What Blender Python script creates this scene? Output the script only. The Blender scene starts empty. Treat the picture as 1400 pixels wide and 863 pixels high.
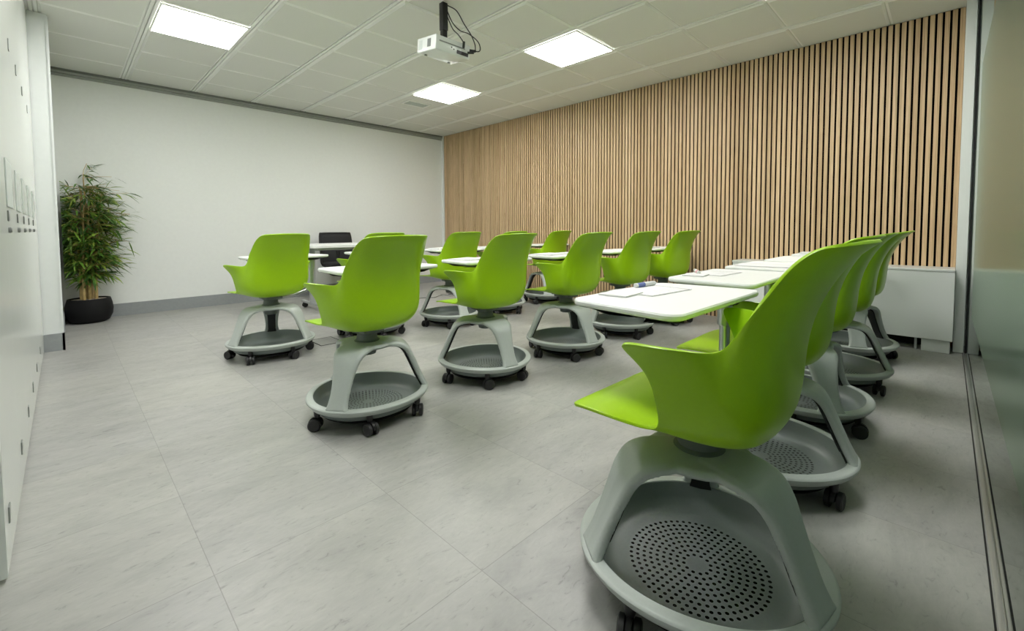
import bpy, bmesh, math, random
from mathutils import Vector, Matrix
random.seed(7)
PI = math.pi
scn = bpy.context.scene
COL = scn.collection

# ------------------------------------------------------------------ room
GLASS_Y = -0.118
W = 4.625            # slat wall (face of felt / slats)
D = 6.228            # back wall
HC = 2.488           # ceiling
LX = -0.131          # cupboard fronts on the left
GX0, GX = 0.5087, 0.6017   # ceiling bands
GY0, GY = 4.5368, 0.596

# ------------------------------------------------------------------ helpers
def tag(o, label=None, cat=None, group=None, kind=None):
    if label: o['label'] = label
    if cat: o['category'] = cat
    if group: o['group'] = group
    if kind: o['kind'] = kind
    return o

def link(o, parent=None):
    COL.objects.link(o)
    if parent is not None: o.parent = parent
    return o

def obj(name, bm, mat, parent=None, smooth=None, loc=None, rot=None):
    me = bpy.data.meshes.new(name)
    bmesh.ops.recalc_face_normals(bm, faces=bm.faces[:])
    if smooth is not None:
        for f in bm.faces: f.smooth = True
        for e in bm.edges:
            if len(e.link_faces) == 2 and e.calc_face_angle(0) > smooth: e.smooth = False
    bm.to_mesh(me); bm.free()
    for m in (mat if isinstance(mat, (list, tuple)) else [mat]): me.materials.append(m)
    o = bpy.data.objects.new(name, me)
    link(o, parent)
    if loc is not None: o.location = loc
    if rot is not None: o.rotation_euler = rot
    return o

def empty(name, loc=(0, 0, 0), rz=0):
    o = bpy.data.objects.new(name, None)
    o.location = loc; o.rotation_euler = (0, 0, rz); o.empty_display_size = .1
    return link(o)

def BM(): return bmesh.new()

def box(bm, x0, x1, y0, y1, z0, z1, mi=0, bev=0, seg=2):
    vs = [bm.verts.new(p) for p in ((x0,y0,z0),(x1,y0,z0),(x1,y1,z0),(x0,y1,z0),(x0,y0,z1),(x1,y0,z1),(x1,y1,z1),(x0,y1,z1))]
    fs = []
    for q in ((3,2,1,0),(4,5,6,7),(0,1,5,4),(1,2,6,5),(2,3,7,6),(3,0,4,7)):
        f = bm.faces.new([vs[i] for i in q]); f.material_index = mi; fs.append(f)
    if bev:
        r = bmesh.ops.bevel(bm, geom=list({e for f in fs for e in f.edges}), offset=bev, segments=seg, profile=.5, affect='EDGES')
        for f in r['faces']: f.material_index = mi
    return vs

def lathe(bm, prof, n=32, cap0=True, cap1=True, mi=0, M=None):
    rings = []
    for r, z in prof:
        ring = []
        for i in range(n):
            a = 2*PI*i/n; p = Vector((r*math.cos(a), r*math.sin(a), z))
            ring.append(bm.verts.new(M @ p if M else p))
        rings.append(ring)
    for a, b in zip(rings, rings[1:]):
        for i in range(n):
            f = bm.faces.new((a[i], a[(i+1) % n], b[(i+1) % n], b[i])); f.material_index = mi
    if cap0: bm.faces.new(rings[0][::-1]).material_index = mi
    if cap1: bm.faces.new(rings[-1]).material_index = mi

def smooth_path(pts, n=8):
    pts = [Vector(p) for p in pts]; out = []
    P = [pts[0]*2-pts[1]] + pts + [pts[-1]*2-pts[-2]]
    for i in range(1, len(P)-2):
        for k in range(n):
            t = k/n; a, b, c, d = P[i-1], P[i], P[i+1], P[i+2]
            out.append(.5*((2*b)+(-a+c)*t+(2*a-5*b+4*c-d)*t*t+(-a+3*b-3*c+d)*t**3))
    out.append(pts[-1]); return out

def tube(bm, pts, r, n=10, mi=0, rs=None, flat=1.0):
    pts = [Vector(p) for p in pts]; rings = []; up = None
    for i, p in enumerate(pts):
        t = (pts[min(i+1, len(pts)-1)] - pts[max(i-1, 0)]).normalized()
        if up is None:
            up = Vector((0, 0, 1)) if abs(t.z) < .9 else Vector((1, 0, 0))
        s = t.cross(up).normalized(); up = s.cross(t).normalized()
        rr = rs[i] if rs else r
        rings.append([bm.verts.new(p + s*rr*math.cos(2*PI*k/n) + up*rr*flat*math.sin(2*PI*k/n)) for k in range(n)])
    for a, b in zip(rings, rings[1:]):
        for k in range(n):
            f = bm.faces.new((a[k], a[(k+1) % n], b[(k+1) % n], b[k])); f.material_index = mi
    bm.faces.new(rings[0][::-1]).material_index = mi; bm.faces.new(rings[-1]).material_index = mi

def rounded_poly(hw, hd, r, n=6):
    pts = []
    for cx, cy, a0 in ((hw-r, hd-r, 0), (-hw+r, hd-r, 90), (-hw+r, -hd+r, 180), (hw-r, -hd+r, 270)):
        for k in range(n+1):
            a = math.radians(a0 + 90*k/n); pts.append((cx + r*math.cos(a), cy + r*math.sin(a)))
    return pts

def prism(bm, pts, prof, mi=0):
    """stack of outlines: prof = list of (inset, z); outlines move inward along the outline normal"""
    n = len(pts); V = [Vector((p[0], p[1])) for p in pts]; N = []
    for i in range(n):
        t = (V[(i+1) % n]-V[i-1]).normalized(); N.append(Vector((t.y, -t.x)))
    rings = [[bm.verts.new((V[i].x-N[i].x*d, V[i].y-N[i].y*d, z)) for i in range(n)] for d, z in prof]
    for a, b in zip(rings, rings[1:]):
        for i in range(n):
            bm.faces.new((a[i], a[(i+1) % n], b[(i+1) % n], b[i])).material_index = mi
    bm.faces.new(rings[0][::-1]).material_index = mi; bm.faces.new(rings[-1]).material_index = mi

def baked(o):
    """apply the modifiers of o into plain mesh data"""
    dg = bpy.context.evaluated_depsgraph_get(); dg.update()
    me = bpy.data.meshes.new_from_object(o.evaluated_get(dg))
    old = o.data; o.modifiers.clear(); o.data = me; me.name = old.name
    bpy.data.meshes.remove(old)

def copy_tree(o, parent=None):
    c = o.copy(); COL.objects.link(c)
    if parent is not None: c.parent = parent
    for ch in o.children: copy_tree(ch, c)
    return c

# ------------------------------------------------------------------ materials
def mat(name, col, rough=.5, metal=0., spec=.5, **kw):
    m = bpy.data.materials.new(name); m.use_nodes = True
    b = m.node_tree.nodes['Principled BSDF']
    b.inputs['Base Color'].default_value = (*col, 1); b.inputs['Roughness'].default_value = rough
    b.inputs['Metallic'].default_value = metal; b.inputs['Specular IOR Level'].default_value = spec
    for k, v in kw.items(): b.inputs[k].default_value = v
    return m

class NT:
    def __init__(s, m): s.m = m; s.t = m.node_tree; s.b = s.t.nodes['Principled BSDF']
    def n(s, typ, **kw):
        x = s.t.nodes.new(typ)
        for k, v in kw.items(): setattr(x, k, v)
        return x
    def l(s, a, b): s.t.links.new(a, b)
    def math(s, op, a, b=None, c=None):
        x = s.n('ShaderNodeMath', operation=op)
        for i, v in enumerate((a, b, c)):
            if v is None: continue
            if isinstance(v, (int, float)): x.inputs[i].default_value = v
            else: s.l(v, x.inputs[i])
        return x.outputs[0]
    def ramp(s, fac, stops):
        x = s.n('ShaderNodeValToRGB'); e = x.color_ramp.elements
        while len(e) < len(stops): e.new(.5)
        for i, (p, c) in enumerate(stops):
            e[i].position = p; e[i].color = (*c, 1) if len(c) == 3 else c
        s.l(fac, x.inputs[0]); return x.outputs[0]
    def mix(s, fac, a, b, typ='MIX'):
        x = s.n('ShaderNodeMix', data_type='RGBA', blend_type=typ)
        for i, v in ((0, fac), (6, a), (7, b)):
            if isinstance(v, (int, float)): x.inputs[i].default_value = v
            elif isinstance(v, tuple): x.inputs[i].default_value = (*v, 1)
            else: s.l(v, x.inputs[i])
        return x.outputs[2]
    def bump(s, h, strength=.1, dist=.01):
        x = s.n('ShaderNodeBump'); x.inputs['Strength'].default_value = strength; x.inputs['Distance'].default_value = dist
        s.l(h, x.inputs['Height']); s.l(x.outputs[0], s.b.inputs['Normal'])

def grained(name, col, amt=.03, scale=60, rough=.5, bump=.05, **kw):
    m = mat(name, col, rough, **kw); t = NT(m)
    tc = t.n('ShaderNodeTexCoord'); no = t.n('ShaderNodeTexNoise'); no.inputs['Scale'].default_value = scale
    no.inputs['Detail'].default_value = 4
    t.l(tc.outputs['Object'], no.inputs['Vector'])
    lo = tuple(c*(1-amt) for c in col); hi = tuple(min(1, c*(1+amt)) for c in col)
    t.l(t.ramp(no.outputs[0], [(.3, lo), (.7, hi)]), t.b.inputs['Base Color'])
    if bump: t.bump(no.outputs[0], bump, .002)
    return m

M_WALL = grained('white_paint', (.84, .865, .85), .012, 30, .55, .03)
M_PILLAR = grained('pillar_paint', (.78, .81, .81), .012, 30, .5, .03)
M_BASEB = grained('grey_skirting', (.30, .32, .33), .04, 40, .45, .03)
M_TILE = grained('ceiling_tile', (.74, .75, .705), .02, 300, .55, .04)
M_BAND = mat('ceiling_band', (.90, .91, .88), .4)
M_TRIMG = mat('shadow_trim', (.20, .21, .20), .5)
M_WHITE = mat('white_laminate', (.76, .79, .77), .22)
M_GLOSS = grained('glossy_cupboard', (.71, .74, .71), .01, 8, .16, 0)
M_EDGE = mat('cupboard_edge', (.36, .40, .36), .4)
M_PLASTG = grained('green_shell_plastic', (.335, .585, .003), .02, 120, .33, .04)
M_FRAME = grained('pale_grey_plastic', (.46, .50, .48), .02, 150, .42, .05)
M_LINER = mat('charcoal_liner', (.022, .024, .024), .55)
M_HUB = mat('dark_grey_hub', (.15, .17, .165), .5)
M_BLACK = mat('black_plastic', (.012, .012, .013), .38)
M_WHEEL = mat('black_wheel', (.016, .016, .017), .5)
M_ALU = mat('brushed_aluminium', (.55, .58, .57), .3, 1.0)
M_SILVER = mat('silver_paint', (.42, .44, .44), .35, .4)
M_TABLET = grained('white_tablet', (.82, .84, .83), .01, 40, .38, 0)
M_UNDER = mat('grey_underside', (.10, .11, .105), .55)
M_PAPER = mat('paper', (.70, .70, .70), .7)
M_FELT = mat('black_felt', (.004, .0035, .0035), 1.0, spec=0.)
M_DARK = mat('dark_gap', (.01, .01, .01), .8)
M_STEEL = mat('track_steel', (.62, .64, .62), .35, .8)
M_POT = mat('black_pot', (.006, .006, .007), .6, spec=.25)
M_SOIL = grained('pebbles', (.42, .37, .30), .4, 60, .9, .5)
M_MESHB = mat('charcoal_fabric', (.022, .023, .025), .8)
M_LABEL = mat('dark_label', (.16, .17, .165), .4)
M_PLATE = mat('frosted_plate', (.54, .59, .565), .35)
M_MARK = mat('hinge_grey', (.22, .235, .225), .4)

M_LIGHT = bpy.data.materials.new('light_diffuser'); M_LIGHT.use_nodes = True
_t = M_LIGHT.node_tree; _b = _t.nodes['Principled BSDF']
_b.inputs['Base Color'].default_value = (.9, .9, .88, 1)
_b.inputs['Emission Color'].default_value = (1, .99, .955, 1); _b.inputs['Emission Strength'].default_value = 26.0

def floor_material():
    m = mat('vinyl_floor', (.4, .4, .38), .36); t = NT(m)
    tc = t.n('ShaderNodeTexCoord'); sep = t.n('ShaderNodeSeparateXYZ'); t.l(tc.outputs['Object'], sep.inputs[0])
    def joint(o, off, p):
        a = t.math('DIVIDE', t.math('SUBTRACT', o, off), p); fr = t.math('FRACT', a)
        d = t.math('MULTIPLY', t.math('MINIMUM', fr, t.math('SUBTRACT', 1.0, fr)), p)
        return t.math('LESS_THAN', d, .0011), t.math('FLOOR', a)
    jx, ix = joint(sep.outputs[0], .2445, .498); jy, iy = joint(sep.outputs[1], .848, .49)
    j = t.math('MAXIMUM', jx, jy)
    cmb = t.n('ShaderNodeCombineXYZ'); t.l(ix, cmb.inputs[0]); t.l(iy, cmb.inputs[1])
    wn = t.n('ShaderNodeTexWhiteNoise'); t.l(cmb.outputs[0], wn.inputs[0])
    add = t.n('ShaderNodeVectorMath', operation='MULTIPLY_ADD'); t.l(wn.outputs['Color'], add.inputs[0]); add.inputs[1].default_value = (3, 3, 3)
    t.l(tc.outputs['Object'], add.inputs[2])
    mp = t.n('ShaderNodeMapping'); mp.inputs['Rotation'].default_value = (0, 0, .9); mp.inputs['Scale'].default_value = (1, 2.6, 1)
    t.l(add.outputs[0], mp.inputs[0])
    n1 = t.n('ShaderNodeTexNoise'); n1.inputs['Scale'].default_value = 3.2; n1.inputs['Detail'].default_value = 9; n1.inputs['Roughness'].default_value = .62
    n1.inputs['Distortion'].default_value = .6
    n2 = t.n('ShaderNodeTexNoise'); n2.inputs['Scale'].default_value = 22; n2.inputs['Detail'].default_value = 6; n2.inputs['Roughness'].default_value = .65
    n2.inputs['Distortion'].default_value = 1.2
    t.l(mp.outputs[0], n1.inputs['Vector']); t.l(mp.outputs[0], n2.inputs['Vector'])
    c1 = t.ramp(n1.outputs[0], [(.25, (.315, .316, .306)), (.5, (.385, .384, .370)), (.75, (.44, .438, .42))])
    c2 = t.ramp(n2.outputs[0], [(.30, (.6, .6, .6)), (.40, (.93, .93, .93)), (.6, (1.0, 1.0, 1.0)), (.75, (1.08, 1.08, 1.07))])
    c = t.mix(.75, c1, c2, 'MULTIPLY')
    tint = t.ramp(wn.outputs['Value'], [(0, (.95, .95, .96)), (1, (1.03, 1.03, 1.01))])
    c = t.mix(1.0, c, tint, 'MULTIPLY')
    c = t.mix(t.math('MULTIPLY', j, .42), c, (.13, .125, .115))
    t.l(c, t.b.inputs['Base Color'])
    r = t.ramp(n2.outputs[0], [(.3, (.45,)*3), (.7, (.33,)*3)]); t.l(r, t.b.inputs['Roughness'])
    t.bump(t.math('SUBTRACT', n2.outputs[0], t.math('MULTIPLY', j, 1.5)), .06, .003)
    return m

def wood_material():
    m = mat('oak_slat', (.55, .38, .22), .5); t = NT(m)
    tc = t.n('ShaderNodeTexCoord'); sep = t.n('ShaderNodeSeparateXYZ'); t.l(tc.outputs['Object'], sep.inputs[0])
    idx = t.math('FLOOR', t.math('DIVIDE', t.math('ADD', sep.outputs[1], 5.0), .04))
    wn = t.n('ShaderNodeTexWhiteNoise', noise_dimensions='1D'); t.l(idx, wn.inputs['W'])
    off = t.n('ShaderNodeVectorMath', operation='MULTIPLY_ADD'); t.l(wn.outputs['Color'], off.inputs[0]); off.inputs[1].default_value = (9, 9, 9)
    t.l(tc.outputs['Object'], off.inputs[2])
    mp = t.n('ShaderNodeMapping'); mp.inputs['Scale'].default_value = (3, 60, 1.4); t.l(off.outputs[0], mp.inputs[0])
    g = t.n('ShaderNodeTexNoise'); g.inputs['Scale'].default_value = 3; g.inputs['Detail'].default_value = 6; g.inputs['Roughness'].default_value = .6
    t.l(mp.outputs[0], g.inputs['Vector'])
    # cathedral figure on some slats
    mp2 = t.n('ShaderNodeMapping'); mp2.inputs['Scale'].default_value = (1, 34, 2.2); t.l(off.outputs[0], mp2.inputs[0])
    wv = t.n('ShaderNodeTexWave', wave_type='RINGS', rings_direction='X', wave_profile='SAW')
    wv.inputs['Scale'].default_value = 1.7; wv.inputs['Distortion'].default_value = 2.5; wv.inputs['Detail'].default_value = 3; wv.inputs['Detail Scale'].default_value = 1.2
    t.l(mp2.outputs[0], wv.inputs['Vector'])
    base = t.ramp(g.outputs[0], [(.25, (.46, .31, .165)), (.5, (.63, .45, .27)), (.75, (.74, .555, .355))])
    tone = t.ramp(wn.outputs['Value'], [(0, (.86, .84, .80)), (.5, (1, .99, .97)), (1, (1.1, 1.11, 1.12))])
    c = t.mix(1.0, base, tone, 'MULTIPLY')
    n3 = t.n('ShaderNodeTexNoise', noise_dimensions='4D'); n3.inputs['Scale'].default_value = .9; t.l(tc.outputs['Object'], n3.inputs['Vector']); t.l(wn.outputs['Value'], n3.inputs['W'])
    sel = t.math('MULTIPLY', t.math('GREATER_THAN', t.math('FRACT', t.math('MULTIPLY', wn.outputs['Value'], 7.31)), .74), .85)
    fig = t.ramp(wv.outputs[0], [(.0, (1, 1, 1)), (.7, (.97, .95, .92)), (.93, (.55, .45, .36)), (1, (.9, .88, .85))])
    c = t.mix(sel, c, t.mix(1.0, c, fig, 'MULTIPLY'))
    t.l(c, t.b.inputs['Base Color']); t.bump(g.outputs[0], .08, .001)
    return m

def tray_material():
    m = grained('grey_tray', (.18, .21, .205), .02, 150, .4, .04); t = NT(m)
    tc = t.n('ShaderNodeTexCoord'); sep = t.n('ShaderNodeSeparateXYZ'); t.l(tc.outputs['Object'], sep.inputs[0])
    x, y = sep.outputs[0], sep.outputs[1]; dr = .0160
    r = t.math('SQRT', t.math('ADD', t.math('MULTIPLY', x, x), t.math('MULTIPLY', y, y)))
    k = t.math('ROUND', t.math('DIVIDE', r, dr))
    ang = t.math('DIVIDE', t.math('ADD', t.math('ARCTAN2', y, x), PI), 2*PI)
    n = t.math('MULTIPLY', k, 6.0)
    ph = t.math('ADD', t.math('MULTIPLY', ang, n), t.math('MULTIPLY', k, .5))
    fr = t.math('SUBTRACT', t.math('FRACT', ph), .5)
    ds = t.math('DIVIDE', t.math('MULTIPLY', fr, t.math('MULTIPLY', r, 2*PI)), n)
    dd = t.math('SUBTRACT', r, t.math('MULTIPLY', k, dr))
    dist = t.math('SQRT', t.math('ADD', t.math('MULTIPLY', ds, ds), t.math('MULTIPLY', dd, dd)))
    hole = t.math('LESS_THAN', dist, .0043)
    hole = t.math('MULTIPLY', hole, t.math('MULTIPLY', t.math('GREATER_THAN', k, 1.5), t.math('LESS_THAN', k, 10.5)))
    t.l(t.math('SUBTRACT', 1.0, hole), t.b.inputs['Alpha'])
    return m

def thin_glass(name, tint, rough, body=None, share=0., refl=(.92, .96, .93)):
    """thin pane: Fresnel reflection over clear transmission; a film body scatters light through"""
    m = bpy.data.materials.new(name); m.use_nodes = True; t = m.node_tree; t.nodes.clear()
    out = t.nodes.new('ShaderNodeOutputMaterial'); mix = t.nodes.new('ShaderNodeMixShader'); fr = t.nodes.new('ShaderNodeFresnel')
    fr.inputs['IOR'].default_value = 1.5
    gl = t.nodes.new('ShaderNodeBsdfGlossy'); gl.inputs['Roughness'].default_value = rough; gl.inputs['Color'].default_value = (*refl, 1)
    tr = t.nodes.new('ShaderNodeBsdfTransparent'); tr.inputs['Color'].default_value = (*tint, 1); a = tr.outputs[0]
    if body:
        tl = t.nodes.new('ShaderNodeBsdfTranslucent'); tl.inputs['Color'].default_value = (*body, 1)
        df = t.nodes.new('ShaderNodeBsdfDiffuse'); df.inputs['Color'].default_value = (*body, 1)
        m1 = t.nodes.new('ShaderNodeMixShader'); m1.inputs[0].default_value = .45; t.links.new(tl.outputs[0], m1.inputs[1]); t.links.new(df.outputs[0], m1.inputs[2])
        m2 = t.nodes.new('ShaderNodeMixShader'); m2.inputs[0].default_value = share; t.links.new(a, m2.inputs[1]); t.links.new(m1.outputs[0], m2.inputs[2]); a = m2.outputs[0]
    t.links.new(fr.outputs[0], mix.inputs[0]); t.links.new(a, mix.inputs[1]); t.links.new(gl.outputs[0], mix.inputs[2]); t.links.new(mix.outputs[0], out.inputs[0])
    return m

M_FLOOR = floor_material(); M_OAK = wood_material(); M_TRAY = tray_material()
M_CLEAR = thin_glass('clear_glass', (.90, .96, .93), .0)
M_FROST = thin_glass('frosted_film', (.8, .9, .84), .16, (.42, .54, .46), .85, (.72, .80, .72))

# ------------------------------------------------------------------ setting
def struct(name, bm, m, **kw): return tag(obj(name, bm, m, **kw), kind='structure')

bm = BM(); box(bm, -1.6, W+.25, -1.9, D+.2, -.06, 0); struct('floor', bm, M_FLOOR)

# ceiling: bevelled metal tiles, wide bands along the room, thin joints across
bm = BM()
box(bm, -1.6, W+.25, -1.9, D+.2, HC+.012, HC+.06, 0)
ys = [GY0 - GY*m for m in range(-3, 12)]
xs = [GX0 + GX*i for i in range(-4, 8)]
bw = .026
for i in range(len(xs)-1):
    for j in range(len(ys)-1):
        x0, x1 = xs[i]+bw, xs[i+1]-bw; y1, y0 = ys[j]-.003, ys[j+1]+.003
        x1 = min(x1, W+.1); y1 = min(y1, D+.1); y0 = max(y0, -1.8)
        if x1-x0 < .05 or y1-y0 < .05: continue
        e = .016; z = HC
        a = [bm.verts.new(p) for p in ((x0,y0,z+.010),(x1,y0,z+.010),(x1,y1,z+.010),(x0,y1,z+.010))]
        b = [bm.verts.new(p) for p in ((x0+e,y0+e,z),(x1-e,y0+e,z),(x1-e,y1-e,z),(x0+e,y1-e,z))]
        bm.faces.new(b)
        for k in range(4): bm.faces.new((a[k], a[(k+1) % 4], b[(k+1) % 4], b[k])).material_index = 1
for x in xs:
    if x > W: continue
    box(bm, x-.021, x-.004, -1.85, D+.1, HC+.001, HC+.012, 1)
    box(bm, x+.004, x+.021, -1.85, D+.1, HC+.001, HC+.012, 1)
struct('ceiling', bm, [M_TILE, M_BAND])

bm = BM(); box(bm, -.6, W+.2, D, D+.12, 0, HC); struct('wall_back', bm, M_WALL)
# slat wall: felt sheet with oak slats
bm = BM()
box(bm, W+.012, W+.12, -.06, D, 0, HC, 1)
y = -.052
while y < D-.06:
    box(bm, W, W+.0125, y, y+.027, 0, HC-.004, 0, .0012, 1); y += .04
struct('wall_right', bm, [M_OAK, M_FELT])
bm = BM(); box(bm, W-.012, W+.02, D-.045, D, 0, HC); struct('trim_1', bm, M_WALL)
bm = BM(); box(bm, W-.07, W-.012, D-.10, D-.002, 0, .125, 0, .004); struct('trim_2', bm, M_WHITE)
# ceiling shadow trim along the back wall and slat wall
bm = BM(); box(bm, -.03, W-.012, D-.022, D, HC-.045, HC-.02, 0); box(bm, -.03, W-.012, D-.012, D, HC-.07, HC-.05, 0); struct('trim_3', bm, mat('trim_grey', (.36, .38, .36), .4))
bm = BM(); box(bm, -.03, W-.012, D-.03, D, HC-.018, HC+.004); struct('trim_4', bm, M_TRIMG)
bm = BM(); box(bm, -.03, W-.06, D-.012, D, 0, .13); struct('baseboard_back', bm, M_BASEB)
# left: pillar and the return wall behind it
bm = BM(); box(bm, -.6, -.03, 4.755, D, 0, HC); struct('wall_left', bm, M_PILLAR)
bm = BM(); box(bm, LX+.001, -.018, 4.742, 4.758, 0, .13); box(bm, -.032, -.018, 4.742, D-.012, 0, .13); struct('baseboard_left', bm, M_BASEB)
bm = BM(); box(bm, -.035, -.022, 4.75, 4.763, .13, HC-.01); struct('trim_5', bm, M_PILLAR)
# unseen walls close the room behind the camera on the left
bm = BM(); box(bm, -1.6, -1.5, -1.9, D, 0, HC); struct('wall_near_left', bm, M_WALL)
# corridor behind the glass
bm = BM(); box(bm, -1.6, W+.25, -1.9, -1.8, 0, HC); struct('wall_corridor', bm, M_WALL)
bm = BM(); box(bm, W+.12, W+.25, -1.9, D, 0, HC); struct('wall_outer_right', bm, M_WALL)
# white end post of the glass front
bm = BM(); box(bm, 4.46, W+.12, -.108, -.0525, 0, HC, 0, .003); struct('trim_6', bm, M_WHITE)
# glass front: clear pane, frosted film band, floor track, head rail
bm = BM(); box(bm, -1.4, 4.50, GLASS_Y-.010, GLASS_Y, .012, HC-.02); g = struct('window_1', bm, M_CLEAR)
bm = BM(); box(bm, -1.4, 3.72, GLASS_Y, GLASS_Y+.0012, .37, 1.83); f = obj('frosted_film', bm, M_FROST, g)
bm = BM()
for a, b, z in ((-.009, -.004, .006), (.006, .011, .006), (-.004, .006, .002)): box(bm, -1.4, 4.46, GLASS_Y+a-.001, GLASS_Y+b-.001, 0, z)
struct('trim_7', bm, M_STEEL)
bm = BM(); box(bm, 4.4555, 4.4595, GLASS_Y-.012, GLASS_Y+.006, 0, HC-.03); struct('trim_9', bm, M_DARK)
bm = BM(); box(bm, -1.4, 4.46, GLASS_Y+.013, GLASS_Y+.017, 0, .002); struct('trim_10', bm, M_DARK)
bm = BM(); box(bm, -1.4, 4.46, GLASS_Y-.02, GLASS_Y+.012, HC-.03, HC); struct('trim_8', bm, M_WHITE)

# ------------------------------------------------------------------ tall cupboards on the left
cup_y = [1.69, 2.21, 2.66, 3.07, 3.52, 4.03, 4.745]
cup_lab = ['white gloss cupboard nearest the camera with its bare greenish end panel showing',
           'white gloss cupboard second from the near end of the left wall',
           'white gloss cupboard third from the near end of the left wall',
           'white gloss cupboard fourth from the near end, third back from the pillar',
           'white gloss cupboard next to last before the white pillar',
           'white gloss cupboard directly against the white pillar']
for i in range(6):
    y0, y1 = cup_y[i], cup_y[i+1]
    t = empty('tall_cupboard', (LX, (y0+y1)/2, 0)); tag(t, cup_lab[i], 'cupboard', 'white cupboards along the left wall')
    h = (y1-y0)/2
    bm = BM(); box(bm, -.42, -.019, -h, h, 0, HC-.004); obj('carcass', bm, M_EDGE, t)
    bm = BM(); box(bm, -.018, 0, -h+.0002, h-.0002, .012, HC-.006); d = obj('door', bm, M_GLOSS, t)
    bm = BM(); box(bm, 0, .0035, -h+.06, -h+.30, .985, 1.15, 0, .001, 1); obj('handle_plate', bm, M_PLATE, d)
    bm = BM(); box(bm, 0, .004, -h+.07, -h+.105, .935, .972, 0, .001, 1); obj('number_plate', bm, M_LABEL, d)
    bm = BM(); lathe(bm, [(.010, 0), (.010, .006), (.007, .009)], 16, M=Matrix.Translation((0, -h+.088, .905)) @ Matrix.Rotation(PI/2, 4, 'Y')); obj('lock', bm, M_LABEL, d)
    for z in (.135, 1.665):
        bm = BM(); box(bm, -.002, .003, -h+.09, -h+.125, z-.022, z+.022, 0, .001, 1); obj('hinge', bm, M_MARK, d)

# ------------------------------------------------------------------ low white boxing along the slat wall
BX0, BX1, BY0, BY1 = 4.35, W, -.05, 1.41
t = empty('radiator_casing', ((BX0+BX1)/2, (BY0+BY1)/2, 0)); tag(t, 'long low white casing standing against the foot of the wooden slat wall', 'radiator cover')
cx, cyy = (BX0+BX1)/2, (BY0+BY1)/2
def local_box(*a, **k):
    bm = BM(); box(bm, a[0]-cx, a[1]-cx, a[2]-cyy, a[3]-cyy, a[4], a[5], 0, k.get('bev', .003)); return bm
obj('front_panel', local_box(BX0, BX0+.02, BY0, BY1, .09, .582), M_WHITE, t)
obj('top_panel', local_box(BX0-.004, BX1-.002, BY0, BY1+.003, .582, .60), M_WHITE, t)
for yy in (BY0, BY1-.02): obj('side_panel', local_box(BX0+.02, BX1-.002, yy, yy+.02, .09, .582), M_WHITE, t)
for yy in (BY0+.012, BY1-.16): obj('plinth_block', local_box(BX0+.012, BX0+.20, yy, yy+.15, 0, .09), M_WHITE, t)
obj('recess_shade_board', local_box(BX0+.21, BX0+.222, BY0+.05, BY1-.05, 0, .09), M_DARK, t)  # near-black sheet stands in for the shade in the gap under the casing
obj('support_foot', local_box(BX0+.03, BX0+.05, BY0+.185, BY0+.20, 0, .09), M_SILVER, t)

# ------------------------------------------------------------------ ceiling lights, vent
def ceiling_light(i, m, label):
    x0, x1 = GX0+GX*i+.024, GX0+GX*(i+1)-.024; y1, y0 = GY0-GY*m-.004, GY0-GY*(m+1)+.004
    cx, cy = (x0+x1)/2, (y0+y1)/2
    t = empty('ceiling_light', (cx, cy, HC)); tag(t, label, 'ceiling light', 'square light panels in the tiled ceiling')
    hx, hy = (x1-x0)/2, (y1-y0)/2
    bm = BM()
    for a in ((-hx, hx, -hy, -hy+.012), (-hx, hx, hy-.012, hy), (-hx, -hx+.012, -hy+.012, hy-.012), (hx-.012, hx, -hy+.012, hy-.012)):
        box(bm, *a, -.010, -.0005)
    obj('frame', bm, M_BAND, t)
    bm = BM(); box(bm, -hx+.012, hx-.012, -hy+.012, hy-.012, -.008, -.001); obj('diffuser', bm, M_LIGHT, t)
ceiling_light(0, 0, 'lit square ceiling panel nearest the white pillar, far left')
ceiling_light(4, 0, 'lit square ceiling panel farthest away, beside the air vent')
ceiling_light(4, 3, 'lit square ceiling panel to the right of the projector')
ceiling_light(0, 3, 'lit square ceiling panel above the near left, out of view')
ceiling_light(0, 6, 'lit square ceiling panel directly over the near left corner, out of view')
ceiling_light(4, 6, 'lit square ceiling panel over the near row of chairs, out of view')

t = empty('air_vent', (3.20, 4.84, HC)); tag(t, 'small rectangular grille in the ceiling beside the farthest light', 'vent')
bm = BM(); hx, hy = .165, .095
for a in ((-hx, hx, -hy, -hy+.022), (-hx, hx, hy-.022, hy), (-hx, -hx+.022, -hy+.022, hy-.022), (hx-.022, hx, -hy+.022, hy-.022)): box(bm, *a, -.008, -.0005)
obj('frame', bm, M_BAND, t)
bm = BM()
for k in range(9):
    yy = -hy+.026+k*.0155; box(bm, -hx+.022, hx-.022, yy, yy+.010, -.006, -.002)
obj('grille', bm, M_PLATE, t)

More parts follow.
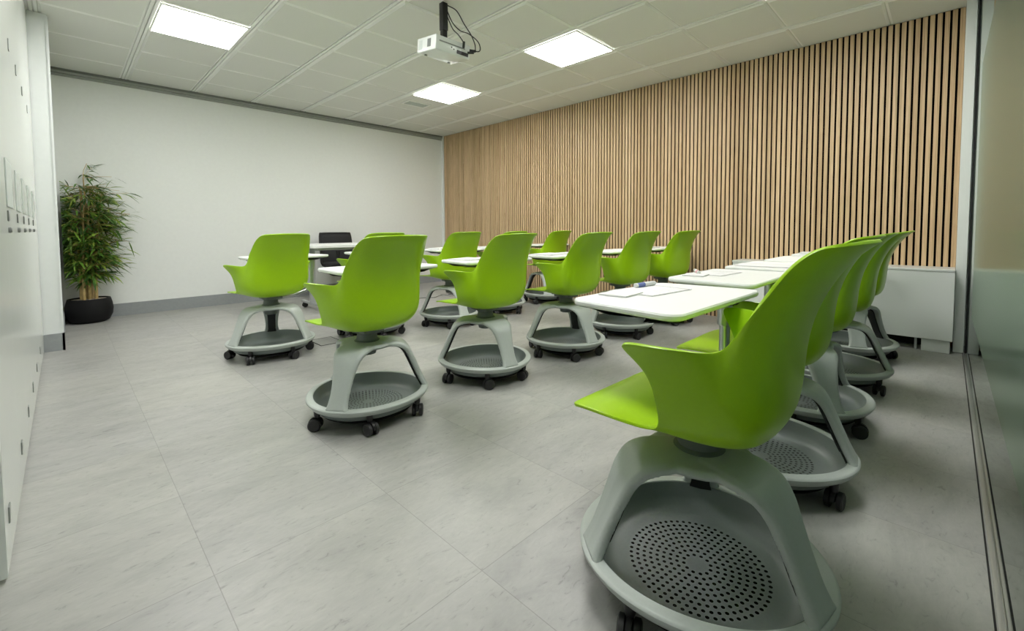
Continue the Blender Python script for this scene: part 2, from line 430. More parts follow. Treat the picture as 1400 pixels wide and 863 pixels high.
# ------------------------------------------------------------------ the classroom chair
def shell_mesh():
    seat = [
     [(0,.268,.444),(.08,.268,.444),(.145,.266,.446),(.196,.258,.449)],
     [(0,.235,.456),(.08,.235,.456),(.145,.234,.457),(.206,.225,.459)],
     [(0,.16,.452),(.08,.16,.452),(.148,.16,.455),(.214,.15,.462)],
     [(0,.08,.442),(.08,.08,.442),(.15,.08,.447),(.219,.07,.465)]]
    wing = [
     [(0,0.01,0.434),(0.08,0.01,0.434),(0.15,0.008,0.441),(0.219,0,0.47),(0.233,0.004,0.53),(0.243,0.018,0.607),(0.286,0.086,0.666)],
     [(0,-0.045,0.43),(0.08,-0.045,0.43),(0.15,-0.046,0.438),(0.216,-0.047,0.475),(0.233,-0.044,0.54),(0.241,-0.034,0.612),(0.282,-0.004,0.666)],
     [(0,-0.1,0.431),(0.078,-0.1,0.432),(0.146,-0.098,0.442),(0.208,-0.093,0.481),(0.225,-0.089,0.548),(0.23,-0.085,0.612),(0.252,-0.074,0.663)],
     [(0,-0.145,0.44),(0.074,-0.145,0.442),(0.14,-0.141,0.453),(0.198,-0.131,0.492),(0.214,-0.122,0.556),(.214,-.117,.610),(.208,-.106,.655)],
     [(0,-0.17,0.464),(0.07,-0.169,0.467),(0.133,-0.164,0.478),(0.187,-0.151,0.514),(0.203,-0.138,0.575),(0.207,-0.128,0.63),(.200,-.127,.678)],
     [(0,-0.182,0.515),(0.068,-0.181,0.518),(0.128,-0.176,0.527),(0.178,-0.163,0.56),(0.195,-0.15,0.615),(0.2,-0.143,0.666),(.198,-.147,.711)],
     [(0,-0.186,0.595),(0.067,-0.185,0.597),(0.124,-0.18,0.604),(0.17,-0.168,0.63),(0.187,-0.157,0.672),(0.195,-0.155,0.71),(0.198,-0.166,0.745)],
     [(0,-0.198,0.68),(0.065,-0.197,0.682),(0.12,-0.192,0.688),(0.164,-0.18,0.708),(0.181,-0.174,0.736),(0.189,-0.178,0.76),(0.192,-0.19,0.783)],
     [(0,-0.232,0.77),(0.062,-0.23,0.771),(0.114,-0.225,0.775),(0.155,-0.215,0.788),(0.171,-0.211,0.804),(0.179,-0.213,0.817),(0.182,-0.218,0.83)],
     [(0,-0.281,0.843),(0.058,-0.279,0.844),(0.105,-0.273,0.846),(0.14,-0.262,0.85),(0.154,-0.256,0.855),(0.162,-0.253,0.859),(0.165,-0.252,0.863)],
     [(0,-0.322,0.874),(0.054,-0.319,0.874),(0.096,-0.311,0.873),(0.126,-0.299,0.871),(0.138,-0.291,0.87),(0.145,-0.285,0.869),(0.149,-0.28,0.868)]]
    bm = BM(); rows = []
    for r in seat + wing:
        full = {}
        for i, p in enumerate(r):
            full[i] = bm.verts.new(p)
            if i: full[-i] = bm.verts.new((-p[0], p[1], p[2]))
        rows.append(full)
    for a, b in zip(rows, rows[1:]):
        k = min(max(a), max(b))
        for i in range(-k, k):
            bm.faces.new((a[i], a[i+1], b[i+1], b[i]))
    return bm

def seg_box_path(bm, ang, path, th):
    """strip along (r, z, width) with thickness th in the radial plane at angle ang"""
    ca, sa = math.cos(ang), math.sin(ang); rings = []
    P = [Vector((p[0], p[1])) for p in path]
    for i, p in enumerate(path):
        t = (P[min(i+1, len(P)-1)]-P[max(i-1, 0)]).normalized(); n = Vector((-t.y, t.x))
        if n.x < 0 and i > 1: n = -n if False else n
        ring = []
        w = p[2]/2
        for s, u in ((-1, .5), (-.8, 1), (0, 1.12), (.8, 1), (1, .5), (1, -.5), (0, -1), (-1, -.5)):
            q = P[i] + n*(u*th/2); tx = s*w
            ring.append(bm.verts.new((ca*q.x - sa*tx, sa*q.x + ca*tx, q.y)))
        rings.append(ring)
    n = 8
    for a, b in zip(rings, rings[1:]):
        for k in range(n): bm.faces.new((a[k], a[(k+1) % n], b[(k+1) % n], b[k]))
    bm.faces.new(rings[0][::-1]); bm.faces.new(rings[-1])

RIM_R = .284
def rim_r(a): return RIM_R*(1 + .022*math.cos(3*a))
LEG = [(.02,.345,.13),(.09,.3445,.16),(.128,.341,.160),(.160,.330,.148),(.184,.306,.126),(.203,.268,.106),(.224,.218,.092),(.245,.168,.086),(.262,.132,.094),(.271,.114,.11)]

def ring_sweep(bm, sec, n=96):
    rings = []
    for i in range(n):
        a = 2*PI*i/n; R = rim_r(a); rings.append([bm.verts.new(((R+dr)*math.cos(a), (R+dr)*math.sin(a), z)) for dr, z in sec])
    m = len(sec)
    for i in range(n):
        A, B = rings[i], rings[(i+1) % n]
        for k in range(m): bm.faces.new((A[k], B[k], B[(k+1) % m], A[(k+1) % m]))

def make_chair():
    root = empty('swivel_chair')
    base = bpy.data.objects.new('tripod_base', None)
    # frame: rim, three legs and hub plate grown into one piece
    bm = BM()
    for k in range(3): seg_box_path(bm, 2*PI*k/3, smooth_leg(), .030)
    lathe(bm, [(.02,.333),(.118,.334),(.126,.344),(.118,.3555),(.05,.357),(.02,.357)], 48)
    fr = obj('base_frame', bm, M_FRAME, root)
    md = fr.modifiers.new('grow', 'REMESH'); md.mode = 'VOXEL'; md.voxel_size = .004; md.use_smooth_shade = True
    ms = fr.modifiers.new('soft', 'SMOOTH'); ms.factor = .5; ms.iterations = 2
    baked(fr)
    for p in fr.data.polygons: p.use_smooth = True
    bm = BM(); ring_sweep(bm, [(-.031,.104),(-.0305,.120),(-.029,.1215),(-.006,.1205),(-.001,.119),(.002,.115),(.001,.107),(-.010,.092),(-.020,.090)])
    obj('rim', bm, M_FRAME, fr, smooth=.75)
    # tray
    bm = BM(); rings = []; n = 96
    prof = [(.0,.055),(.06,.055),(.145,.056),(.195,.058),(.222,.066),(.237,.086),(.246,.108),(.252,.119),(.258,.119)]
    prof += [(.260,.106),(.253,.082),(.238,.060),(.215,.053),(.20,.0535)]
    for r, z in prof[1:]:
        rr = []
        for i in range(n):
            a = 2*PI*i/n; s = 1 + .022*math.cos(3*a)*min(1, max(0, (r-.1)/.14)); rr.append(bm.verts.new((r*s*math.cos(a), r*s*math.sin(a), z)))
        rings.append(rr)
    for a, b in zip(rings, rings[1:]):
        for i in range(n): bm.faces.new((a[i], a[(i+1) % n], b[(i+1) % n], b[i]))
    bm.faces.new(rings[0][::-1])
    obj('storage_tray', bm, M_TRAY, fr, smooth=.9)
    bm = BM(); lathe(bm, [(.17,.047),(.205,.047),(.215,.038),(.19,.026),(.17,.024)], 64, cap0=False); obj('under_pan', bm, M_BLACK, fr, smooth=.9)
    # dark ribbed liner on the inner side of each leg
    for k in range(3):
        bm = BM(); LP = smooth_leg()[8:]
        seg_box_path(bm, 0, [(r-.0125-.004*min(1, i/10), z-.010*max(0, 1-i/22), w*.55) for i, (r, z, w) in enumerate(LP)], .010)
        for q in (-.024, -.012, 0, .012, .024):
            b2 = [(r-.0195, z-.008*max(0, 1-i/22)) for i, (r, z, w) in enumerate(LP)][4:-6]
            tube(bm, [(p[0], q, p[1]) for p in b2], .0022, 5)
        o = obj('leg_liner', bm, M_LINER, fr, smooth=.7); o.rotation_euler = (0, 0, 2*PI*k/3)
    # swivel below plate
    bm = BM(); lathe(bm, [(.030,.292),(.041,.296),(.044,.31),(.044,.336)], 28); obj('swivel_housing', bm, M_HUB, fr, smooth=.6)
    # casters
    for k in range(6):
        a = 2*PI*(k+.5)/6; R = .256
        c = BM()
        lathe(c, [(.015,.096),(.014,.070),(.009,.055)], 12)
        # hood
        sec = []
        for q in range(9):
            an = PI*q/8; sec.append((.030*math.cos(an)-.008, .030+.032*math.sin(an)))
        va = [[c.verts.new((x, s*.006, z)) for x, z in sec] for s in (-1, 1)]
        c.faces.new(va[0]); c.faces.new(va[1][::-1])
        for q in range(9): c.faces.new((va[0][q], va[0][(q+1) % 9], va[1][(q+1) % 9], va[1][q]))
        co = obj('caster', c, M_BLACK, fr, smooth=.6)
        co.location = (R*math.cos(a), R*math.sin(a), 0); co.rotation_euler = (0, 0, a + 1.1 + k*1.3)
        for s in (-1, 1):
            b = BM(); lathe(b, [(.008,-.008),(.023,-.009),(.0285,-.006),(.0285,.006),(.023,.009),(.008,.007)], 24,
                            M=Matrix.Translation((-.008, s*.0165, .0285)) @ Matrix.Rotation(PI/2, 4, 'X'))
            obj('wheel', b, M_WHEEL, co, smooth=.5)
    # hub under the seat
    bm = BM(); lathe(bm, [(.058,.3565),(.060,.362),(.050,.368),(.046,.395),(.062,.412),(.075,.425)], 32)
    box(bm, -.055, .055, -.07, .07, .405, .426, 0, .006)
    obj('seat_hub', bm, M_HUB, root, smooth=.6)
    sh = obj('seat_shell', shell_mesh(), M_PLASTG, root)
    m1 = sh.modifiers.new('sub', 'SUBSURF'); m1.levels = m1.render_levels = 3
    m2 = sh.modifiers.new('thick', 'SOLIDIFY'); m2.thickness = .0062; m2.offset = 0
    m3 = sh.modifiers.new('edge', 'BEVEL'); m3.width = .0018; m3.segments = 2; m3.limit_method = 'ANGLE'; m3.angle_limit = .9
    baked(sh)
    for p in sh.data.polygons: p.use_smooth = True
    # swing arm and tablet
    bm = BM()
    path = smooth_path([(0,.02,.400),(.10,.03,.404),(.20,.048,.416),(.285,.066,.436),(.328,.077,.470),(.339,.080,.53),(.340,.080,.660)], 6)
    tube(bm, path, .0155, 14)
    lathe(bm, [(.021,.60),(.022,.602),(.022,.664),(.03,.668)], 20, M=Matrix.Translation((.340,.080,0)))
    arm = obj('tablet_arm', bm, M_ALU, root, smooth=.7)
    tb = BM(); pts = [(x*(1-.11*(y+.168)/.336)+.172, y+.182) for x, y in rounded_poly(.298, .168, .046, 8)]
    prism(tb, pts, [(.012,.683),(.003,.685),(0,.690),(0,.6965),(.003,.701),(.014,.7025),(.03,.7015)])
    top = obj('tablet', tb, M_TABLET, root, smooth=.5)
    tb = BM(); prism(tb, pts, [(.110,.664),(.085,.666),(.035,.677),(.010,.682),(.010,.6829)])
    obj('tablet_underside', tb, M_UNDER, top, smooth=.5)
    return root

_leg_cache = None
def smooth_leg():
    global _leg_cache
    if _leg_cache is None:
        _leg_cache = [tuple(p) for p in smooth_path(LEG, 4)]
    return _leg_cache

# x, y, seat turn, base turn, tablet turn, label
G1, G2, G3 = 'chairs in the near row by the glass front', 'chairs in the middle row', 'chairs in the far row'
CH = dict(
 c11=(1.089,.411,-1.3, 20,0,G1,'large foreground green chair, closest to the camera, paper and pen on its tablet'),
 c12=(1.793,.458,0,38,0,G1,'green chair just behind the big foreground one in the row by the glass'),
 c13=(2.468,.468,0,95,0,G1,'third green chair back in the row that runs along the glass front'),
 c14=(3.12,.46,0,38,0,G1,'fourth green chair back in the row along the glass, in front of the white casing'),
 c15=(3.85,.470,0,80,0,G1,'last green chair of the glass-side row, nearest the slat wall and white casing'),
 c2=(1.026,1.997,3,94,0,G2,'green chair on the left of the middle row, seen nearly from behind on open floor'),
 c4=(1.808,2.001,1.1,20,0,G2,'green chair second from the left in the middle row, its perforated tray showing'),
 c7=(2.561,1.958,-.9,20,0,G2,'green chair in the centre of the middle row'),
 c8=(3.35,1.98,-6,31,0,G2,'fourth green chair from the left in the middle row, behind the foreground tablet'),
 c9=(4.09,1.95,-9,20,0,G2,'green chair at the right end of the middle row, close to the slat wall'),
 c1=(1.038,3.464,6,73,0,G3,'green chair at the left of the far row, nearest the potted bamboo'),
 c10=(1.839,3.49,0,50,0,G3,'green chair mostly hidden behind the leftmost chair of the middle row'),
 c3=(2.58,3.36,-2,20,0,G3,'green chair at the centre of the far row, in front of the wall corner'),
 c5=(3.304,3.447,0,70,0,G3,'green chair of which only the top edge and a tray rim show behind another chair'),
 c6=(4.18,3.52,-4,105,0,G3,'green chair at the right end of the far row, against the slat wall'))
proto = make_chair(); first = True; CHO = {}
for k, (x, y, st, bt, tt, grp, lab) in CH.items():
    o = proto if first else copy_tree(proto)
    first = False
    o.location = (x, y+.013, 0); o.rotation_euler = (0, 0, math.radians(st))
    tag(o, lab, 'chair', grp)
    CHO[k] = o
    for ch in o.children:
        if ch.name.startswith(('seat_shell', 'tablet_arm', 'tablet')): ch.location = (0, -.013, 0)
        if ch.name.startswith('base_frame'): ch.rotation_euler = (0, 0, math.radians(bt-st))

# ------------------------------------------------------------------ things lying on the tablets
def at_chair(k, lx, ly, z=.7026):
    x, y, st = CH[k][:3]; a = math.radians(st)
    return (x+math.cos(a)*lx-math.sin(a)*ly, y+math.sin(a)*lx+math.cos(a)*ly, z), a

def print_material():
    m = mat('printed_plan', (.74, .74, .74), .6); t = NT(m)
    tc = t.n('ShaderNodeTexCoord')
    br = t.n('ShaderNodeTexBrick'); br.inputs['Scale'].default_value = 16; br.inputs['Mortar Size'].default_value = .016
    br.inputs['Color1'].default_value = br.inputs['Color2'].default_value = (.74, .74, .74, 1); br.inputs['Mortar'].default_value = (.50, .50, .53, 1)
    br.offset = .3; t.l(tc.outputs['Object'], br.inputs['Vector'])
    no = t.n('ShaderNodeTexNoise'); no.inputs['Scale'].default_value = 14; t.l(tc.outputs['Object'], no.inputs['Vector'])
    f = t.ramp(no.outputs[0], [(.48, (0, 0, 0)), (.56, (1, 1, 1))])
    t.l(t.mix(f, (.74, .74, .74), br.outputs[0]), t.b.inputs['Base Color'])
    return m
M_PRINT = print_material(); M_LINE = mat('dark_rule', (.12, .12, .13), .6); M_BLUE = mat('blue_print', (.12, .16, .42), .5); M_PINK = mat('pink_print', (.62, .32, .33), .6)
M_CREAM = mat('clear_sleeve', (.74, .75, .76), .25)

def sheet(k, lx, ly, hw, hd, rot, label, printed=True, thick=.0012, z=.7026, name='paper_sheet', cat='paper', border=True):
    p, a = at_chair(k, lx, ly, z)
    bm = BM(); box(bm, -hw, hw, -hd, hd, 0, thick, 0)
    if border:
        e = .0016
        for b in ((-hw+.004, hw-.004, -hd+.004, -hd+.004+e), (-hw+.004, hw-.004, hd-.004-e, hd-.004), (-hw+.004, -hw+.004+e, -hd+.004, hd-.004), (hw-.004-e, hw-.004, -hd+.004, hd-.004)):
            box(bm, *b, thick, thick+.0002, 1)
    o = obj(name, bm, [M_PRINT if printed else M_PAPER, M_LINE]); o.location = p; o.rotation_euler = (0, 0, a+math.radians(rot))
    return tag(o, label, cat, 'sheets of paper on the tablets')

def marker(k, lx, ly, rot, label, z=.7026, tip=M_BLUE):
    p, a = at_chair(k, lx, ly, z)
    t = empty('marker_pen', p, a+math.radians(rot)); tag(t, label, 'pen', 'marker pens on the tablets')
    R = Matrix.Translation((0, 0, .0082)) @ Matrix.Rotation(PI/2, 4, 'Y')
    bm = BM(); lathe(bm, [(.0065,-.055),(.0080,-.053),(.0080,.02)], 14, M=R); obj('barrel', bm, M_PAPER, t, smooth=.6)
    bm = BM(); lathe(bm, [(.0081,-.045),(.0081,-.005)], 14, M=R); obj('sleeve', bm, tip, t, smooth=.6)
    bm = BM(); lathe(bm, [(.0082,.0205),(.0080,.055),(.0060,.062)], 14, M=R); obj('cap', bm, M_CREAM, t, smooth=.6)

sheet('c11', .215, .262, .110, .078, -5, 'printed line plan on the closest tablet, right beside the marker pen')
sheet('c11', .075, .285, .055, .045, 4, 'blank white paper at the far left corner of the closest tablet', False, .004, border=False)
marker('c11', .275, .318, -4, 'white marker with blue band on the closest tablet')
sheet('c12', .20, .262, .105, .075, -4, 'printed plan on the tablet second from the camera')
sheet('c12', .055, .285, .05, .042, 8, 'blank white paper at far left corner of the tablet second from the camera', False, .004, border=False)
marker('c12', .135, .312, 30, 'white marker with pink band on the tablet second from the camera', tip=M_PINK)
sheet('c13', .10, .20, .105, .13, 5, 'thin white paper on the third tablet along the glass front', False, .003, border=False)
sheet('c15', .05, .22, .10, .09, 5, 'stacked white paper on the farthest tablet by the white casing', False, .012, border=False)
sheet('c4', .05, .22, .10, .09, 10, 'thin white paper on the tablet left of the middle of the second row', False, .006, border=False)
sheet('c7', .06, .22, .12, .09, 6, 'white paper pad on the tablet in front of the middle row centre chair', False, .006, border=False)
sheet('c3', .06, .22, .12, .09, 6, 'white paper pad on the centre tablet of the far row', False, .012, border=False)
sheet('c9', .0, .2, .09, .09, 10, 'white paper on the tablet closest to the slat wall in the middle row', False, .01, border=False)

# ------------------------------------------------------------------ projector
pc = Vector((1.97, 2.60, 0)); PW, PD, PH = .30, .215, .092
t = empty('projector', (1.935, 2.57, HC)); tag(t, 'white projector hanging from the ceiling on a black pole', 'projector')
tilt = math.radians(-7)
RM = Matrix.Translation((.0, 0, -.318)) @ Matrix.Rotation(tilt*0, 4, 'Y') @ Matrix.Rotation(math.radians(7), 4, 'X')
bm = BM(); box(bm, -.15, .15, -.11, .11, -.052, .045, 0, .008, 3); b = obj('body', bm, M_WHITE, t, smooth=.6); b.matrix_local = RM
bm = BM(); box(bm, -.151, -.1495, -.055, -.015, -.028, .025, 0)
for k in range(6): box(bm, -.1525, -.151, -.052, -.018, -.024+k*.0085, -.020+k*.0085, 0)
obj('vent_grille', bm, M_MARK, b)
bm = BM(); box(bm, -.1515, -.149, .045, .085, -.035, .028, 0, .001, 1); obj('side_panel', bm, M_PLATE, b)
bm = BM(); box(bm, -.12, .10, -.1115, -.1095, .006, .014, 0); obj('slot', bm, M_MARK, b)
bm = BM(); box(bm, .03, .13, -.1125, -.1095, -.036, -.012, 0); box(bm, .0, .008, -.112, -.1095, -.02, -.012); box(bm, -.02, -.012, -.112, -.1095, -.012, -.004); obj('port_panel', bm, M_BLACK, b)
bm = BM(); lathe(bm, [(.038,0),(.036,.012),(.03,.02),(.022,.01)], 24, M=Matrix.Translation((-.06, .11, 0)) @ Matrix.Rotation(-PI/2, 4, 'X')); obj('lens', bm, M_BLACK, b, smooth=.6)
bm = BM(); lathe(bm, [(.010,-.052),(.010,-.060)], 12, M=Matrix.Translation((-.10, .07, 0))); lathe(bm, [(.010,-.052),(.010,-.060)], 12, M=Matrix.Translation((.10, .07, 0))); obj('foot', bm, M_MARK, b)
bm = BM(); box(bm, -.022, .022, -.022, .022, -.19, -.001, 0, .003); box(bm, -.019, .019, -.018, .018, -.274, -.19, 0, .003)
obj('mount_pole', bm, M_BLACK, t, smooth=.6)
def cable(pts, label, r=.0038, plug=True):
    bm = BM(); P = smooth_path(pts, 8); tube(bm, P, r, 7)
    if plug:
        d = (P[-1]-P[-4]).normalized(); tube(bm, [P[-1]-d*.045, P[-1]-d*.02, P[-1]], .009, 8)
    o = obj('projector_cable', bm, M_BLACK, smooth=.8); tag(o, label, 'cable', 'cables of the ceiling projector')
    bpy.context.view_layer.update()
cable([(1.950,2.545,2.47),(2.02,2.53,2.45),(2.07,2.51,2.37),(2.095,2.46,2.28),(2.10,2.425,2.20),(2.07,2.40,2.14),(2.035,2.432,2.135)], 'black cable arching outermost from the projector pole down to its ports')
cable([(1.959,2.56,2.44),(1.975,2.52,2.35),(2.02,2.49,2.30),(2.08,2.47,2.29),(2.125,2.42,2.23),(2.11,2.39,2.155),(2.05,2.428,2.155)], 'black cable curling in an S below the projector pole and looping to the right')
cable([(1.959,2.57,2.42),(1.975,2.52,2.31),(1.995,2.48,2.26),(2.005,2.44,2.20),(1.998,2.430,2.16)], 'black cable dropping closest to the projector pole with a thick plug')

# ------------------------------------------------------------------ bamboo in a pot
PX, PY = .158, 6.03
t = empty('potted_bamboo', (PX, PY, 0)); tag(t, 'tall leafy bamboo plant in a round black pot in the far left corner', 'plant')
bm = BM(); lathe(bm, [(.115,0),(.148,.02),(.172,.075),(.178,.13),(.170,.19),(.158,.235),(.146,.236),(.146,.205)], 48, cap1=True); obj('pot', bm, M_POT, t, smooth=.6)
bm = BM(); lathe(bm, [(.145,.200),(.145,.222),(.09,.228),(.02,.230)], 32); obj('pebbles', bm, M_SOIL, t)
M_CANE = grained('bamboo_cane', (.50, .36, .15), .25, 25, .5, .05)
def leaf_material():
    m = mat('bamboo_leaf', (.06, .13, .02), .45); tt = NT(m)
    g = tt.n('ShaderNodeNewGeometry'); c = tt.ramp(g.outputs['Random Per Island'], [(0, (.030, .085, .014)), (.4, (.065, .165, .020)), (.75, (.15, .27, .03)), (1, (.34, .42, .07))])
    tt.l(c, tt.b.inputs['Base Color']); return m
M_LEAF = leaf_material()
rng = random.Random(3)
canes = []
for k in range(8):
    a = k*2.4; r = .02+.012*k*.7; h = (1.42, 1.34, 1.22, 1.30, 1.05, 1.26, .95, 1.15)[k]
    bx, by = r*math.cos(a), r*math.sin(a); lean = Vector((rng.uniform(-.05, .07), rng.uniform(-.05, .03)))
    pts = [Vector((bx+lean.x*s*s, by+lean.y*s*s, .215+(h-.215)*s)) for s in [q/12 for q in range(13)]]
    canes.append(pts); bm = BM(); n = len(pts)
    tube(bm, pts, .012, 8, rs=[(.0135-.009*i/(n-1))*(1.12 if i % 2 else .96) for i in range(n)])
    obj('cane', bm, M_CANE, t, smooth=.9)
lb = BM()
def leaf(p, d, L, wd):
    d = d.normalized(); side = d.cross(Vector((0, 0, 1)));
    if side.length < .1: side = Vector((1, 0, 0))
    side = (side.normalized() + Vector((rng.uniform(-.5,.5), rng.uniform(-.5,.5), rng.uniform(-.5,.5)))).normalized()
    prev = None; up = side.cross(d)
    for s, w in ((0, .12), (.18, .75), (.42, 1), (.72, .6), (1, .0)):
        c = p + d*L*s + Vector((0, 0, -1))*L*.28*s*s
        def cl(v):
            return Vector((max(v.x, -.03-PX+.022), min(v.y, D-PY-.02), v.z))
        a_, b_ = lb.verts.new(cl(c + side*wd*w*.5)), lb.verts.new(cl(c - side*wd*w*.5))
        if prev: lb.faces.new((prev[0], a_, b_, prev[1]))
        prev = (a_, b_)
twigs = BM()
def spray(p, d, n, L):
    d = d.normalized(); q = p + d*L + Vector((0, 0, -.12*L)); q.x = max(q.x, .03-PX); q.y = min(q.y, D-PY-.05); tube(twigs, [p, (p+q)/2 + Vector((0, 0, .03*L)), q], .0016, 5)
    for i in range(n):
        s = .25+.75*i/max(1, n-1); b = p.lerp(q, s); dd = d + Vector((rng.uniform(-.8,.8), rng.uniform(-.8,.8), rng.uniform(-.7,.35)))
        leaf(b, dd, rng.uniform(.095, .165), rng.uniform(.014, .022))
for ci, pts in enumerate(canes):
    for i in range(3, 13):
        for q in range(6 if i < 12 else 4):
            a = rng.uniform(0, 2*PI); p = pts[i]
            el = rng.uniform(-.1, .7)
            d = Vector((math.cos(a)*1.1+.25, math.sin(a)*.8-.15, el))
            z = p.z; reach = .17 if z > .5 else .09
            if z > 1.25: reach = .165
            spray(p, d, rng.randint(4, 6), rng.uniform(.4, 1.25)*reach*1.35)
# lone sprig above the crown
tp = canes[0][-1]; top = Vector((tp.x+.03, tp.y, 1.56)); tube(twigs, [tp, (tp+top)/2+Vector((-.01,0,0)), top], .0025, 5)
for k in range(9): leaf(top-Vector((0, 0, .02*k*.6)), Vector((rng.uniform(.2, 1), rng.uniform(-.5, .5), rng.uniform(-.4, .5))), rng.uniform(.07, .12), .012)
obj('twig', twigs, M_CANE, t)
obj('foliage', lb, M_LEAF, t)

# ------------------------------------------------------------------ teacher's table and office chair
TX0, TX1, TY0, TY1 = 1.80, 3.20, 4.70, 5.40
t = empty('teacher_table', ((TX0+TX1)/2, (TY0+TY1)/2, 0)); tag(t, 'long white topped table on silver legs with castors near the back wall', 'table')
hx, hy = (TX1-TX0)/2, (TY1-TY0)/2
bm = BM(); prism(bm, rounded_poly(hx, hy, .03, 4), [(.004,.705),(0,.709),(0,.733),(.003,.736)]); obj('table_top', bm, M_TABLET, t, smooth=.5)
for s in (-1, 1):
    bm = BM(); x = s*(hx-.14)
    box(bm, x-.03, x+.03, -.02, .02, .085, .70, 0, .006); box(bm, x-.025, x+.025, -hy+.06, hy-.06, .062, .09, 0, .008); box(bm, x-.02, x+.02, -hy+.12, hy-.12, .685, .704)
    leg = obj('leg', bm, M_SILVER, t, smooth=.5)
    for q in (-1, 1):
        c = BM(); lathe(c, [(.011,.063),(.011,.04)], 10, M=Matrix.Translation((x, q*(hy-.09), 0)))
        for e in (-1, 1): lathe(c, [(.01,-.008),(.026,-.008),(.029,0),(.026,.008),(.01,.008)], 20, M=Matrix.Translation((x+.01, q*(hy-.09)+e*.013, .029)) @ Matrix.Rotation(PI/2, 4, 'X'))
        obj('castor', c, M_BLACK, leg, smooth=.5)
bm = BM(); box(bm, -hx+.14, hx-.14, -.012, .012, .665, .70, 0, .004); obj('beam', bm, M_SILVER, t)
bm = BM(); box(bm, -hx+.08, -hx+.10, -.05, .22, .60, .70, 0, .003); obj('modesty_panel', bm, M_WHITE, t)

t = empty('office_chair', (2.64, 5.78, 0)); tag(t, 'black office chair with mesh back behind the white teacher table', 'office chair')
bm = BM(); prism(bm, rounded_poly(.235, .22, .08, 6), [(.03,.40),(.0,.42),(0,.45),(.03,.47)]); obj('seat', bm, M_MESHB, t, smooth=.6)
bm = BM()
rows = []
for i in range(9):
    s = i/8; z = .43+.415*s; hw = .205+.02*math.sin(s*PI)-.0*s
    rows.append([bm.verts.new((hw*u, .20+.05*s-.03*(1-u*u)*1-.0, z)) for u in [q/6-1 for q in range(13)]])
for a, b in zip(rows, rows[1:]):
    for i in range(12): bm.faces.new((a[i], a[i+1], b[i+1], b[i]))
bk = obj('backrest', bm, M_MESHB, t, smooth=2); md = bk.modifiers.new('t', 'SOLIDIFY'); md.thickness = .012; baked(bk)
bm = BM(); tube(bm, smooth_path([(-.21,.205,.44),(-.222,.225,.68),(-.212,.252,.835),(-.18,.25,.852),(0,.222,.855),(.18,.25,.852),(.212,.252,.835),(.222,.225,.68),(.21,.205,.44)], 6), .011, 8); obj('back_frame', bm, M_BLACK, bk, smooth=.8)
bm = BM(); box(bm, -.03, .03, .17, .23, .40, .62, 0, .01); obj('back_support', bm, M_BLACK, t)
for s in (-1, 1):
    bm = BM(); tube(bm, smooth_path([(s*.22,.05,.43),(s*.275,.05,.46),(s*.28,.05,.60),(s*.275,.0,.655)], 5), .014, 8); box(bm, s*.275-.035, s*.275+.035, -.12, .12, .65, .675, 0, .01); obj('armrest', bm, M_BLACK, t, smooth=.6)
bm = BM(); lathe(bm, [(.03,.09),(.03,.26),(.022,.262),(.022,.40),(.06,.405)], 20); obj('gas_column', bm, M_BLACK, t, smooth=.6)
for k in range(5):
    a = 2*PI*k/5+.3; bm = BM(); tube(bm, [(.02*math.cos(a), .02*math.sin(a), .10), (.16*math.cos(a), .16*math.sin(a), .09), (.30*math.cos(a), .30*math.sin(a), .07)], .02, 8, rs=[.028, .022, .016])
    l = obj('leg', bm, M_BLACK, t, smooth=.8)
    c = BM(); x, y = .30*math.cos(a), .30*math.sin(a); lathe(c, [(.01,.07),(.01,.03)], 8, M=Matrix.Translation((x, y, 0)))
    for e in (-1, 1): lathe(c, [(.01,-.009),(.024,-.008),(.0275,0),(.024,.008),(.01,.009)], 18, M=Matrix.Translation((x, y+e*.014, .0275)) @ Matrix.Rotation(PI/2, 4, 'X'))
    obj('castor', c, M_WHEEL, l, smooth=.5)

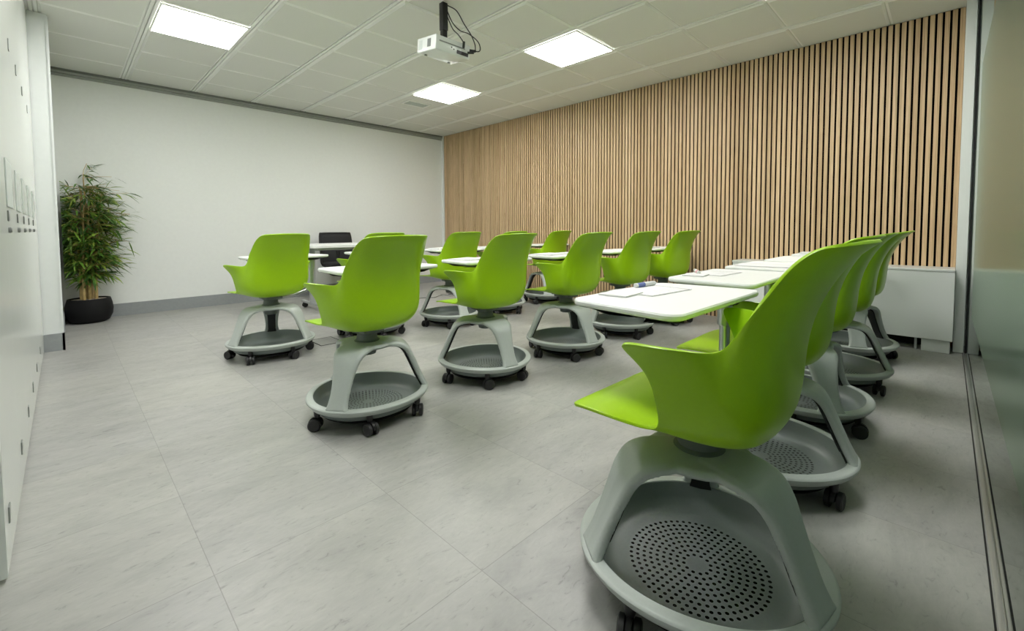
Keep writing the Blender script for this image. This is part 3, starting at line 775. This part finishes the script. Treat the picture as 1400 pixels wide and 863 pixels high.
# ------------------------------------------------------------------ floor sockets and cable
def floor_box(x, y, hx, hy, rz, label):
    t = empty('floor_socket', (x, y, 0), rz); tag(t, label, 'floor socket', 'square socket lids let into the floor')
    bm = BM(); e = .006
    for a in ((-hx, hx, -hy, -hy+e), (-hx, hx, hy-e, hy), (-hx, -hx+e, -hy+e, hy-e), (hx-e, hx, -hy+e, hy-e)): box(bm, *a, 0, .0025)
    obj('rim', bm, M_DARK, t)
    bm = BM(); box(bm, -hx+e, hx-e, -hy+e, hy-e, 0, .0018); o = obj('lid', bm, M_FLOOR, t); return t
floor_box(1.46, 3.55, .09, .12, 0, 'square floor socket lid outlined in black between the two leftmost chairs')
t2 = floor_box(3.72, 4.83, .11, .11, 0, 'square floor socket lid with open cable flap near the far centre chair')
bm = BM(); box(bm, -.045, .045, -.02, .02, .0018, .014, 0, .003); obj('cable_flap', bm, M_DARK, t2)
bm = BM(); tube(bm, smooth_path([(3.70,4.80,.006),(3.55,4.86,.006),(3.40,4.78,.006),(3.26,4.86,.006),(3.12,4.80,.006)], 8), .005, 6)
tag(obj('floor_cable', bm, M_MARK, smooth=.8), 'thin grey cable curling over the floor beside the open socket', 'cable')

# ------------------------------------------------------------------ light and camera
w = bpy.data.worlds.new('world'); scn.world = w; w.use_nodes = True
w.node_tree.nodes['Background'].inputs[0].default_value = (.9, .95, 1, 1); w.node_tree.nodes['Background'].inputs[1].default_value = .3

cam = bpy.data.cameras.new('camera'); co = bpy.data.objects.new('camera', cam); COL.objects.link(co)
yaw, pitch, roll = .7931, .0461, -.005
fwd = Vector((math.sin(yaw)*math.cos(pitch), math.cos(yaw)*math.cos(pitch), -math.sin(pitch)))
rt = Vector((math.cos(yaw), -math.sin(yaw), 0)); up = rt.cross(fwd)
r2 = rt*math.cos(roll)+up*math.sin(roll); u2 = -rt*math.sin(roll)+up*math.cos(roll)
m = Matrix((r2, u2, -fwd)).transposed().to_4x4(); m.translation = Vector((0, 0, .90045)); co.matrix_world = m
cam.sensor_fit = 'HORIZONTAL'; cam.sensor_width = 36; cam.lens = 36*603.8/1400
cam.shift_y = (340.79-431.5)/1400
cam.clip_start = .02
scn.camera = co
vs = scn.view_settings; vs.view_transform = 'Standard'; vs.look = 'None'; vs.gamma = 1; vs.use_curve_mapping = False
vs.exposure = 0.08
